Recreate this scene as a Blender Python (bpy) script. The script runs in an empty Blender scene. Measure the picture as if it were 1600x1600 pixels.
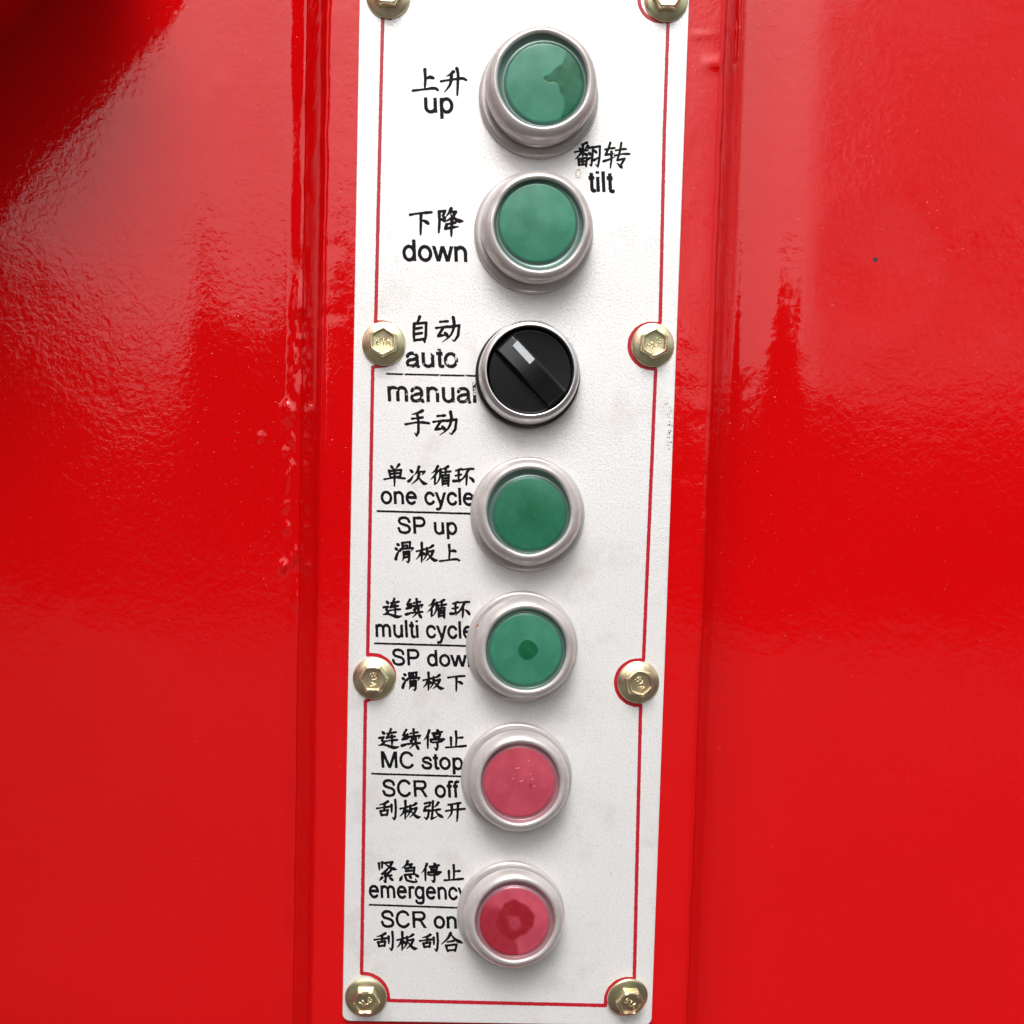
import bpy, bmesh, math, random
import numpy as np
from mathutils import Matrix, Vector
random.seed(7); rng = np.random.default_rng(7)
S = bpy.context.scene
COL = S.collection
R = math.radians

# ------------------------------------------------------------------ camera
# The control plate is the plane y = 0, z up, the camera stands 334 mm in front of it (-y).
F, PPX, PPY, DIST = 1900.0, 800.0, 1067.0, 0.334           # focal length and principal point of the 1600 px photograph
_vp = np.array([130.0 - PPX, 25750.0 - PPY])
_nx = -60.0; _ny = -(F * F + _nx * _vp[0]) / _vp[1]
_n = np.array([_nx, _ny, F]); _n /= np.linalg.norm(_n)
_dn = np.array([_vp[0], _vp[1], F]); _dn /= np.linalg.norm(_dn)
_up = -_dn
_e1 = np.cross(_dn, _n)
if _e1[0] < 0: _e1 = -_e1
RW = np.array([_e1, _n, _up])                                # rows: world x, y, z in camera axes (right, down, forward)
cam = bpy.data.cameras.new('camera'); cam_o = bpy.data.objects.new('camera', cam); COL.objects.link(cam_o)
rx = RW @ np.array([1, 0, 0]); ry = RW @ np.array([0, -1, 0]); rz = RW @ np.array([0, 0, -1])
cam_o.matrix_world = Matrix(((rx[0], ry[0], rz[0], 0), (rx[1], ry[1], rz[1], -DIST), (rx[2], ry[2], rz[2], 0), (0, 0, 0, 1)))
cam.sensor_width = 36; cam.lens = 36 * F / 1600
cam.shift_x = 0; cam.shift_y = (PPY - 800) / 1600
cam.clip_start = 0.005; cam.clip_end = 2000
S.camera = cam_o

# ------------------------------------------------------------------ light
SUN_EL, SUN_AZ = R(52), R(180 + 6)
w = bpy.data.worlds.new("World"); S.world = w; w.use_nodes = True
nt = w.node_tree; nt.nodes.clear()
sky = nt.nodes.new('ShaderNodeTexSky'); sky.sky_type = 'NISHITA'; sky.sun_disc = False
sky.sun_elevation = SUN_EL; sky.sun_rotation = SUN_AZ; sky.altitude = 50
sky.air_density = 1.0; sky.dust_density = 6.0; sky.ozone_density = 1.0
hs = nt.nodes.new('ShaderNodeHueSaturation'); hs.inputs['Saturation'].default_value = 0.22     # an overcast, nearly white sky
bg = nt.nodes.new('ShaderNodeBackground'); bg.inputs['Strength'].default_value = 0.15
wo = nt.nodes.new('ShaderNodeOutputWorld')
nt.links.new(sky.outputs[0], hs.inputs['Color']); nt.links.new(hs.outputs[0], bg.inputs[0]); nt.links.new(bg.outputs[0], wo.inputs[0])
sl = bpy.data.lights.new('sun', 'SUN'); sl.energy = 1.1; sl.angle = R(28); sl.color = (1, .96, .92)
so = bpy.data.objects.new('sun', sl); COL.objects.link(so)
d = Vector((math.sin(SUN_AZ) * math.cos(SUN_EL), math.cos(SUN_AZ) * math.cos(SUN_EL), math.sin(SUN_EL)))
so.rotation_euler = d.to_track_quat('Z', 'Y').to_euler()
S.view_settings.view_transform = 'Standard'; S.view_settings.look = 'None'
S.view_settings.exposure = 0.25; S.view_settings.gamma = 1
S.cycles.max_bounces = 8

# ------------------------------------------------------------------ helpers
def P(px, py, h=0.0):
    """point of the plane h millimetres in front of the plate, seen at a pixel of the photograph -> (x, z) in metres"""
    px = np.asarray(px, float); py = np.asarray(py, float)
    r = np.stack([px - PPX, py - PPY, np.full_like(px, F)], -1)
    t = (DIST * 1000 - h) / (r @ _n)
    return (r @ _e1) * t / 1000, (r @ _up) * t / 1000
def M(px, py, h=0.0):
    x, z = P(px, py, h); return float(x), float(z)
def mesh(name, v, f, mats, parent=None, smooth=True, loc=None):
    me = bpy.data.meshes.new(name); me.from_pydata([tuple(map(float, p)) for p in v], [], [tuple(map(int, q)) for q in f])
    for m in (mats if isinstance(mats, (list, tuple)) else [mats]): me.materials.append(m)
    if smooth: me.polygons.foreach_set('use_smooth', [True] * len(me.polygons))
    me.update()
    o = bpy.data.objects.new(name, me); COL.objects.link(o)
    if parent is not None: o.parent = parent
    if loc is not None: o.location = loc
    return o
def empty(name, loc, label, cat, group=None):
    o = bpy.data.objects.new(name, None); COL.objects.link(o); o.location = loc; o.empty_display_size = .005
    return tag(o, label, cat, group)
def tag(o, label=None, cat=None, group=None, kind=None):
    if label: o['label'] = label
    if cat: o['category'] = cat
    if group: o['group'] = group
    if kind: o['kind'] = kind
    return o
def vnoise(x, y, scale, seed):
    """smooth value noise, range about -1..1"""
    g = np.random.default_rng(seed).uniform(-1, 1, (256, 256))
    u = np.asarray(x) * scale; v = np.asarray(y) * scale
    i = np.floor(u).astype(int); j = np.floor(v).astype(int); a = u - i; b = v - j
    a = a * a * (3 - 2 * a); b = b * b * (3 - 2 * b)
    q = lambda ii, jj: g[ii % 256, jj % 256]
    return (q(i, j) * (1 - a) + q(i + 1, j) * a) * (1 - b) + (q(i, j + 1) * (1 - a) + q(i + 1, j + 1) * a) * b
def ss(a, b, x):
    t = np.clip((x - a) / (b - a), 0, 1); return t * t * (3 - 2 * t)

# ------------------------------------------------------------------ materials
class NT:
    def __init__(s, name):
        s.m = bpy.data.materials.new(name); s.m.use_nodes = True; s.t = s.m.node_tree
        s.b = s.t.nodes['Principled BSDF']; s.out = s.t.nodes['Material Output']
    def n(s, typ, **kw):
        o = s.t.nodes.new(typ)
        for k, v in kw.items():
            if k in o.inputs: o.inputs[k].default_value = v
            else: setattr(o, k, v)
        return o
    def l(s, a, b): s.t.links.new(a, b)
    def set(s, **kw):
        for k, v in kw.items(): s.b.inputs[k.replace('_', ' ')].default_value = v
    def coord(s): return s.n('ShaderNodeTexCoord').outputs['Object']
    def noise(s, scale, detail=2, rough=.5, vec=None, dist=0.0):
        o = s.n('ShaderNodeTexNoise'); o.inputs['Scale'].default_value = scale; o.inputs['Detail'].default_value = detail
        o.inputs['Roughness'].default_value = rough; o.inputs['Distortion'].default_value = dist
        s.l(vec if vec is not None else s.coord(), o.inputs['Vector']); return o.outputs['Fac']
    def ramp(s, fac, stops, interp='LINEAR'):
        o = s.n('ShaderNodeValToRGB'); o.color_ramp.interpolation = interp
        while len(o.color_ramp.elements) < len(stops): o.color_ramp.elements.new(.5)
        for e, (p, c) in zip(o.color_ramp.elements, stops):
            e.position = p; e.color = (*c, 1) if isinstance(c, (tuple, list)) else (c, c, c, 1)
        s.l(fac, o.inputs[0]); return o.outputs[0]
    def mix(s, fac, a, b):
        o = s.n('ShaderNodeMix'); o.data_type = 'RGBA'
        for k, v in ((0, fac), (6, a), (7, b)):
            if hasattr(v, 'links') or isinstance(v, bpy.types.NodeSocket): s.l(v, o.inputs[k])
            else: o.inputs[k].default_value = (*v, 1) if isinstance(v, (tuple, list)) else v
        return o.outputs[2]
    def math(s, op, a, b=0.0, clamp=False):
        o = s.n('ShaderNodeMath'); o.operation = op; o.use_clamp = clamp
        for k, v in ((0, a), (1, b)):
            if isinstance(v, bpy.types.NodeSocket): s.l(v, o.inputs[k])
            else: o.inputs[k].default_value = v
        return o.outputs[0]
    def bump(s, height, dist, strength=1.0, normal=None):
        o = s.n('ShaderNodeBump'); o.inputs['Distance'].default_value = dist
        if isinstance(strength, bpy.types.NodeSocket): s.l(strength, o.inputs['Strength'])
        else: o.inputs['Strength'].default_value = strength
        s.l(height, o.inputs['Height'])
        if normal is not None: s.l(normal, o.inputs['Normal'])
        return o.outputs[0]

def red_paint(name, peel=1.0):
    k = NT(name); c = k.coord()
    k.l(k.mix(k.noise(14, 3), (.60, .0016, .0028), (.66, .0022, .0034)), k.b.inputs['Base Color'])
    k.set(Roughness=.35, Coat_Weight=1.0, Coat_Roughness=.035, Coat_IOR=1.5, IOR=1.45, Specular_IOR_Level=0.0)
    mask = k.ramp(k.noise(16, 3, .6), [(.35, .15), (.65, 1.0)])
    h1 = k.noise(520, 3, .55, dist=.6); h2 = k.noise(150, 2)
    b = k.bump(h2, .00010 * peel, .5)
    b = k.bump(h1, .000065 * peel, mask, b)
    pits = k.ramp(k.noise(1500, 0), [(.80, 0.0), (.86, 1.0)])
    b = k.bump(pits, .00006, .7, b)
    k.l(b, k.b.inputs['Coat Normal']); k.l(b, k.b.inputs['Normal'])
    return k.m
RED = red_paint('red gloss paint', 1.35)
def plate_mat():
    k = NT('matt silver plate')
    spk = k.noise(2600, 2, .7)
    col = k.mix(k.noise(30, 4, .6), (.93, .93, .93), (.85, .845, .84))
    col = k.mix(k.ramp(spk, [(.33, .8), (.42, 0.0)]), col, (.52, .52, .53))
    dirt = k.ramp(k.noise(55, 5, .65), [(.54, 0.0), (.76, .5)])
    col = k.mix(dirt, col, (.60, .55, .50))
    k.l(col, k.b.inputs['Base Color']); k.set(Metallic=.28, Roughness=.38)
    k.l(k.bump(k.noise(1300, 4, .8), .00013, 1.0), k.b.inputs['Normal']); return k.m
PLATE = plate_mat()
def flat(name, col, rough=.5, metal=0, **kw):
    k = NT(name); k.set(Base_Color=(*col, 1), Roughness=rough, Metallic=metal, **kw); return k
ki = NT('black screen print'); ki.set(Base_Color=(.006, .005, .007, 1), Roughness=.5, Specular_IOR_Level=.12)
ki.l(ki.bump(ki.noise(2500, 2), .00002, .6), ki.b.inputs['Normal']); INK = ki.m
kw_ = NT('worn black screen print')                          # ink rubbed off in patches
cw = kw_.coord(); n1 = kw_.noise(420, 3, .6)
kw_.l(kw_.mix(kw_.ramp(n1, [(.60, 0.0), (.625, 1.0)]), (.008, .007, .009), (.78, .77, .76)), kw_.b.inputs['Base Color'])
kw_.set(Roughness=.5, Specular_IOR_Level=.15); INKW = kw_.m
kr = NT('red line paint'); kr.l(kr.mix(kr.noise(300, 2), (.42, .006, .02), (.55, .012, .03)), kr.b.inputs['Base Color'])
kr.set(Roughness=.3); LINE = kr.m
def boot_mat(name, tint=(.60, .565, .55), dirt=(.36, .33, .30)):
    k = NT(name); n = k.noise(120, 4, .6)
    k.l(k.mix(k.ramp(n, [(.5, 0.0), (.8, .6)]), tint, dirt), k.b.inputs['Base Color'])
    k.set(Metallic=.35, Roughness=.30, Coat_Weight=.5, Coat_Roughness=.15, Subsurface_Weight=.12, Subsurface_Radius=(1, .9, .8), Subsurface_Scale=.0015, Specular_IOR_Level=.6)
    k.l(k.bump(k.noise(900, 3), .00004, .5), k.b.inputs['Normal']); return k.m
BOOT = boot_mat('cloudy silicone')
GROOVE = boot_mat('grimy shaded silicone', (.16, .14, .125), (.06, .05, .045))  # grime tone darkened to hold the shade of the boot groove
WELLG = boot_mat('cloudy silicone over green', (.13, .22, .195), (.09, .15, .13))
WELLR = boot_mat('cloudy silicone over red', (.42, .22, .25), (.30, .15, .18))
def lens_mat(name, frost, wet):
    k = NT(name); a = k.n('ShaderNodeAttribute'); a.attribute_name = 'contact'
    n = k.noise(160, 4, .6); fr2 = tuple(min(1, c * 1.25 + .015) for c in frost)
    f = k.mix(k.ramp(n, [(.4, 0.0), (.7, 1.0)]), frost, fr2)
    wm = k.mix(k.ramp(k.noise(500, 3), [(.45, 0.0), (.7, .2)]), wet, frost)
    k.l(k.mix(a.outputs['Fac'], f, wm), k.b.inputs['Base Color'])
    k.set(Roughness=.32, Specular_IOR_Level=.35)
    k.l(k.bump(k.noise(700, 3), .00003, .4), k.b.inputs['Normal']); return k.m
LENSG = lens_mat('milky green membrane', (.042, .215, .14), (.0, .09, .03))
LENSR = lens_mat('milky red membrane', (.43, .055, .088), (.27, .006, .014))
def zinc():
    k = NT('yellow zinc plating'); oi = k.n('ShaderNodeObjectInfo').outputs['Random']
    v = k.n('ShaderNodeVectorMath'); v.operation = 'ADD'; k.l(k.coord(), v.inputs[0]); k.l(oi, v.inputs[1])
    n = k.noise(160, 2, .5, v.outputs[0])
    c = k.ramp(n, [(.30, (.64, .44, .32)), (.42, (.80, .66, .44)), (.52, (.88, .79, .50)), (.62, (.70, .72, .44)), (.75, (.74, .54, .40))])
    k.l(c, k.b.inputs['Base Color']); k.set(Metallic=1.0, Roughness=.31)
    k.l(k.bump(k.noise(1400, 3, .6), .00004, .6), k.b.inputs['Normal']); return k.m
ZINC = zinc()
kc = flat('satin chrome', (.80, .79, .785), .34, 1.0); kc.l(kc.bump(kc.noise(1200, 2), .00002, .4), kc.b.inputs['Normal']); CHROME = kc.m
kb = flat('black plastic', (.006, .006, .007), .20); kb.l(kb.bump(kb.noise(900, 2), .00002, .5), kb.b.inputs['Normal']); BLACK = kb.m
WHITEM = flat('pale grey mark', (.55, .60, .62), .4).m
GREY = flat('black rubber gasket', (.015, .015, .015), .5).m

# ------------------------------------------------------------------ surroundings behind the camera (seen only as reflections)
kg = NT('concrete yard'); kg.l(kg.mix(kg.noise(.6, 6, .6), (.052, .05, .046), (.07, .067, .062)), kg.b.inputs['Base Color']); kg.set(Roughness=.9)
g = mesh('ground', [(-300, -400, -1.15), (300, -400, -1.15), (300, 100, -1.15), (-300, 100, -1.15)], [(0, 1, 2, 3)], kg.m, smooth=False)
tag(g, kind='structure')
kh = NT('distant woods'); kh.l(kh.mix(kh.noise(.5, 4), (.03, .05, .025), (.06, .08, .04)), kh.b.inputs['Base Color']); kh.set(Roughness=1.0)
v, f = [], []; NA = 360
for i in range(NA + 1):
    a = math.pi + math.pi * i / NA; r = 60
    t = 13.5 + 4.5 * float(vnoise(i * .06, 0, 1, 3)) + 1.4 * float(vnoise(i * .5, 5, 1, 4)) + .8 * random.random()
    t *= 1 - .38 * ss(.52, .62, i / NA)
    for rr, hh in ((r, -1.15), (r + 1, t * .6), (r + 4, t * .92), (r + 9, t)): v.append((rr * math.cos(a), rr * math.sin(a), hh))
for i in range(NA):
    for j in range(3): q = i * 4 + j; f.append((q, q + 4, q + 5, q + 1))
tag(mesh('hills', v, f, kh.m), kind='structure')

# an unseen tree added behind the camera to break up the right panel's reflection
LEAF = flat('green leaves', (.05, .075, .03), .6).m; BARK = flat('grey bark', (.12, .10, .08), .9).m
tree = empty('added_tree', (4.6, -8.0, -1.15), 'unseen green tree added behind the camera to mottle the reflection in the right red panel', 'tree')
tv, tf = [], []
def limb(p0, p1, r0, r1, n=8):
    p0 = Vector(p0); p1 = Vector(p1); a = (p1 - p0).to_track_quat('Z', 'Y'); b = len(tv)
    for p, r_ in ((p0, r0), ((p0 + p1) / 2 + Vector((.05, .03, 0)), (r0 + r1) / 2), (p1, r1)):
        for i in range(n): q = p + a @ Vector((r_ * math.cos(2 * math.pi * i / n), r_ * math.sin(2 * math.pi * i / n), 0)); tv.append(tuple(q))
    for k in range(2):
        for i in range(n): tf.append((b + k * n + i, b + k * n + (i + 1) % n, b + (k + 1) * n + (i + 1) % n, b + (k + 1) * n + i))
limb((0, 0, 0), (.1, 0, 2.2), .22, .15); limb((.1, 0, 2.2), (0, .1, 5.0), .15, .07)
for i in range(14):
    a = i * 2.4; z_ = 1.9 + i * .26; limb((.08, 0, z_), (2.2 * math.cos(a), 1.6 * math.sin(a), z_ + 1.3), .07, .02, 6)
mesh('trunk', tv, tf, BARK, tree)
g_ = np.random.default_rng(5); NL = 9000
cl = g_.normal(0, 1, (260, 3)); cl /= np.linalg.norm(cl, axis=1)[:, None]; cl *= g_.uniform(.25, 1, (260, 1)) ** .5; cl = cl * [3.5, 1.9, 2.6] + [0, 0, 3.9]
c0 = cl[g_.integers(0, 260, NL)] + g_.normal(0, .34, (NL, 3)); u1 = g_.normal(0, 1, (NL, 3)); u1 /= np.linalg.norm(u1, axis=1)[:, None]
u2 = np.cross(u1, g_.normal(0, 1, (NL, 3))); u2 /= np.linalg.norm(u2, axis=1)[:, None]; sz = g_.uniform(.035, .075, (NL, 1))
lv = np.stack([c0 - u1 * sz, c0 + u2 * sz * .5, c0 + u1 * sz, c0 - u2 * sz * .5], 1).reshape(-1, 3)
tag(mesh('crown', lv, np.arange(NL * 4).reshape(-1, 4), LEAF, tree, smooth=False), kind='stuff')

# steel beams of the machine, out of the picture above on the left, mirrored in the paint
DRK = red_paint('red paint of the beams')
BA, BB = (-.364, .300), (-.246, .432)
def beam(name, w0, w1, y0, y1, label):
    A = np.array(BA); B = np.array(BB); d_ = (B - A) / np.linalg.norm(B - A); n_ = np.array([-d_[1], d_[0]])
    q = [A - d_ * .45 + n_ * w0, B + d_ * .10 + n_ * w0, B + d_ * .10 + n_ * w1, A - d_ * .45 + n_ * w1]
    v = [(a, -y0, b) for a, b in q] + [(a, -y1, b) for a, b in q]
    o = mesh(name, v, [(0, 1, 2, 3), (7, 6, 5, 4), (0, 4, 5, 1), (1, 5, 6, 2), (2, 6, 7, 3), (3, 7, 4, 0)], DRK, smooth=False)
    o.modifiers.new('b', 'BEVEL').width = .006; tag(o, label, 'steel beam')
beam('steel_beam', 0.0, .07, .50, .58, 'red steel beam mirrored as the sharp diagonal edge in the top left corner')
beam('steel_beam', .085, .27, .48, .60, 'wide red steel beam mirrored darkest in the top left corner')

# ------------------------------------------------------------------ red sheet metal
def surf(name, xs, zs, hfun, mats, parent=None, flip=False):
    """grid over world x (array), z (array) with height h(x,z) in mm in front of the plate"""
    X, Z = np.meshgrid(xs, zs); H = hfun(X * 1000, Z * 1000)
    v = np.stack([X.ravel(), -H.ravel() / 1000, Z.ravel()], 1)
    nx_, nz_ = len(xs), len(zs)
    i = np.arange(nx_ - 1); j = np.arange(nz_ - 1); I, J = np.meshgrid(i, j); a = (J * nx_ + I).ravel()
    f = np.stack([a, a + 1, a + nx_ + 1, a + nx_], 1)
    return mesh(name, v, f, mats, parent)
HP = -42.0                                                   # the side panels lie 42 mm behind the plate
zs = np.concatenate([np.linspace(-.8, -.19, 40), np.linspace(-.185, .215, 420), np.linspace(.22, .9, 40)])
def gauss(x, z, cx, cz, sx, sz): return np.exp(-((x - cx) / sx) ** 2 - ((z - cz) / sz) ** 2)
LX = M(466, 800, HP)[0]; RX = M(1121, 800, HP)[0]
dent = M(1375, 415, HP)
def h_left(x, z):
    h = HP + .35 * vnoise(x + 500, z + 500, 1 / 62., 11) + .10 * vnoise(x + 500, z + 500, 1 / 23., 12)
    e = LX * 1000 - x                                         # distance from the crease
    h -= 3.0 * ss(42, -2, e) ** 1.6
    h += 1.0 * ss(7, 0, e) ** 2 * (1 + .25 * vnoise(x, z + 500, 1 / 9., 13))
    for px_, py_, s, hh in WELD:
        cx, cz = M(px_, py_, HP); h += hh * .6 * gauss(x + .9 * vnoise(x, z + 500, .5, 61), z + 1.2 * vnoise(x + 50, z + 500, .45, 62), cx * 1000, cz * 1000, s[0], s[1])
    return h
WELD = [(444, 882, (1.3, 1.9), 1.5), (458, 870, (1.0, 2.6), 1.0), (446, 824, (1.0, .9), .8), (450, 645, (1.6, 3.8), 1.1), (454, 684, (.8, 2.3), .7), (447, 706, (1.3, 1.1), .5),
        (450, 741, (1.0, 4.6), .8), (446, 788, (1.5, 1.6), .45), (404, 681, (1.1, .9), .7), (463, 935, (1.6, 4.2), .9), (440, 1523, (.5, .5), .5),
        (450, 632, (.9, .8), .8), (457, 560, (1.1, 9), .7), (461, 480, (1.0, 7), .5), (346, 135, (2.5, 5), .12)]
def h_right(x, z):
    h = HP + .32 * vnoise(x + 900, z + 900, 1 / 70., 21) + .09 * vnoise(x + 900, z + 900, 1 / 24., 22)
    e = x - RX * 1000
    h -= 4.5 * ss(32, -2, e) ** 1.6
    h += .8 * ss(6, 0, e) ** 2
    rr = np.hypot((x - dent[0] * 1000) / 1.0, (z - dent[1] * 1000) / 1.15)
    h += -.42 * np.exp(-(rr / 12) ** 2) + .10 * np.exp(-((rr - 19) / 6) ** 2)
    cx, cz = M(1157, 60, HP)
    h += .6 * np.exp(-((x - cx * 1000 - .5 * vnoise(x * 0, z + 400, .25, 66)) / .55) ** 2) * ss(-9, -3, z - cz * 1000) * (1 + .3 * vnoise(x, z, .8, 5))
    return h
lp = empty('steel_panel', (LX, .008, 0), 'large glossy red sheet metal panel left of the plate, welded along its right edge', 'metal panel', 'red panels beside the control plate')
o = surf('panel_sheet', np.concatenate([np.linspace(-.9, -.235, 40), np.linspace(-.23, LX - .012, 150), np.linspace(LX - .0115, LX, 60), [LX + .004]]), zs, h_left, RED)
o.parent = lp; o.location = (-LX, -.008, 0)
rp = empty('steel_panel', (RX, .008, 0), 'large glossy red sheet metal panel right of the plate, with a shallow round dent', 'metal panel', 'red panels beside the control plate')
o = surf('panel_sheet', np.concatenate([[RX - .004], np.linspace(RX, RX + .008, 40), np.linspace(RX + .0085, .23, 170), np.linspace(.235, .9, 40)]), zs, h_right, RED)
o.parent = rp; o.location = (-RX, -.008, 0)
# diagonal bar added just outside the top left corner to darken it and be mirrored there
a0, a1 = np.array(M(-62, 150, HP)), np.array(M(140, -80, HP)); d_ = (a1 - a0) / np.linalg.norm(a1 - a0); n_ = np.array([-d_[1], d_[0]])
a0 = a0 - d_ * .03; a1 = a1 + d_ * .02
secs = [(0, -.046), (0, .026), (.004, .030), (.056, .030), (.060, .026), (.060, -.046)]
secs = [(a, -b) for a, b in secs]
v = []
for e in (a0, a1):
    for w_, y_ in secs: q = e + n_ * w_; v.append((q[0], y_ if y_ > 0 else y_, q[1]))
ns = len(secs); f = [(i, (i + 1) % ns, ns + (i + 1) % ns, ns + i) for i in range(ns)] + [tuple(range(ns))[::-1], tuple(range(ns, 2 * ns))]
v = [(x - LX, y - .008, z) for x, y, z in v]
mesh('shade_bar', v, f, RED, lp, smooth=False)
# pale scratch at the foot of the channel
v = []
for px_, py_ in ((468.3, 1432), (470, 1431), (470.8, 1445), (469.6, 1458), (469, 1446)):
    x, z = M(px_, py_, HP + 1.6); v.append((x - LX, -(HP + 1.6) / 1000 - .008, z))
mesh('scratch', v, [(0, 1, 2, 3, 4)], flat('scratched paint', (.75, .35, .33), .5).m, lp, smooth=False)
# chip of bare metal in the dent
def disc(name, cx, cz, h, r, mat, parent, n=14, jit=.25, ax=1.0):
    v = [(cx, -h / 1000, cz)]
    for i in range(n):
        a = 2 * math.pi * i / n; q = r / 1000 * (1 + random.uniform(-jit, jit)); v.append((cx + q * math.cos(a) * ax, -h / 1000 + .00002, cz + q * math.sin(a)))
    return mesh(name, v, [(0, 1 + i, 1 + (i + 1) % n) for i in range(n)], mat, parent)
RUST = flat('brown rust', (.05, .03, .025), .8).m
cx, cz = M(1368, 405, HP)
o = disc('paint_chip', cx, cz, float(h_right(np.array([cx * 1000]), np.array([cz * 1000]))[0]) + .06, .85, RUST, None); o.parent = rp; o.location = (-RX, -.008, 0)

# raised hat-section channel that carries the plate
prof = []                                                     # (x mm, h mm) from left foot to right foot
xl0, xl1 = M(468, 800, HP)[0] * 1000, M(494, 800, -2.6)[0] * 1000
xr1, xr0 = M(1106, 800, -2.4)[0] * 1000, M(1120, 800, HP)[0] * 1000
prof += [(xl0 - .9, HP - 12), (xl0 - .3, HP - 4), (xl0, HP + .3), (xl0 + .5, HP + 1.0)]
for t in np.linspace(.15, .85, 6): prof.append((xl0 + (xl1 - xl0) * t, HP + 1.0 + (-3.0 - HP - 1.0) * t))
for a in np.linspace(50, 90, 8): prof.append((xl1 + 2.6 - 2.6 * math.cos(R(a)) * 1.0, -1.25 - 2.2 + 2.2 * math.sin(R(a))))
xa = prof[-1][0]; xb = xr1 - 2.2
for t in np.linspace(.04, .96, 90): prof.append((xa + (xb - xa) * t, -1.25))
for a in np.linspace(90, 35, 8): prof.append((xb + 2.2 * math.cos(R(a)), -1.25 - 2.2 + 2.2 * math.sin(R(a))))
x2, h2 = prof[-1]
for t in np.linspace(.2, 1, 5): prof.append((x2 + (xr0 - x2) * t, h2 + (HP + .2 - h2) * t))
prof.append((xr0 + .3, HP - 3)); prof.append((xr0 + .7, HP - 10))
prof = np.array(prof); zc = np.concatenate([np.linspace(-.8, -.19, 30), np.linspace(-.185, .215, 500), np.linspace(.22, .9, 30)]) * 1000
X = np.repeat(prof[None, :, 0], len(zc), 0); H = np.repeat(prof[None, :, 1], len(zc), 0); Z = np.repeat(zc[:, None], len(prof), 1)
plate_l, plate_r = -33.8, 53.3
free = np.maximum(ss(plate_l - .5, plate_l - 3, X), ss(plate_r + .5, plate_r + 3, X))
H = H + free * (.10 * vnoise(X + 300, Z + 300, 1 / 14., 31) + .035 * vnoise(X + 300, Z + 300, 1 / 4.5, 32))
for px_, py_, s, hh in [(1118, 100, (1.5, 1.6), .9), (1096, 55, (2.6, .8), .25), (514, 387, (2.2, 2.2), -.12), (509, 492, (1.6, 1.5), -.16), (1052, 1095, (1.2, 3), -.1)]:
    cx, cz = M(px_, py_, -1.2); H = H + hh * gauss(X, Z, cx * 1000, cz * 1000, *s)
wav = .18 * vnoise(X * 0 + 3, Z + 300, 1 / 10., 33) + .08 * vnoise(X * 0 + 3, Z + 300, 1 / 3., 34)
X = X + free * wav
nr, nc = X.shape; a = (np.arange(nr - 1)[:, None] * nc + np.arange(nc - 1)[None]).ravel()
ch = mesh('raised_channel', np.stack([X.ravel() / 1000, -H.ravel() / 1000, Z.ravel() / 1000], 1), np.stack([a, a + 1, a + nc + 1, a + nc], 1), RED)
tag(ch, 'raised red painted steel channel running vertically behind the silver control plate', 'metal channel')

# ------------------------------------------------------------------ control plate
zb = M(776, 1598)[1]; zt = .215 - .02; T = .0012
zb = float(zb) - .0002; zt = M(606, -8)[1] + .0075
def plate_outline(off=0.0, n=10, rad=.0022):
    x0, x1, y0, y1 = plate_l / 1000 + off, plate_r / 1000 - off, zb + off, zt - off; r = rad - off; p = []
    for cx, cz, a0 in ((x1 - r, y0 + r, -90), (x1 - r, y1 - r, 0), (x0 + r, y1 - r, 90), (x0 + r, y0 + r, 180)):
        for i in range(n + 1): a = R(a0 + 90 * i / n); p.append((cx + r * math.cos(a), cz + r * math.sin(a)))
    return p
v, f = [], []
rings = [(0, T), (0, .00018), (.00006, .00006), (.00018, 0)]
for off, y in rings: v += [(x, y, z) for x, z in plate_outline(off)]
n = len(plate_outline())
for k in range(len(rings) - 1):
    for i in range(n): f.append((k * n + i, k * n + (i + 1) % n, (k + 1) * n + (i + 1) % n, (k + 1) * n + i))
f.append(tuple(range(3 * n, 4 * n))); f.append(tuple(range(n - 1, -1, -1)))
plate = empty('control_plate', (0, 0, 0), 'long silver white plate printed with black Chinese and English words, bolted to red steel', 'control plate')
pb = mesh('plate_sheet', v, f, PLATE, plate, smooth=False)

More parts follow.
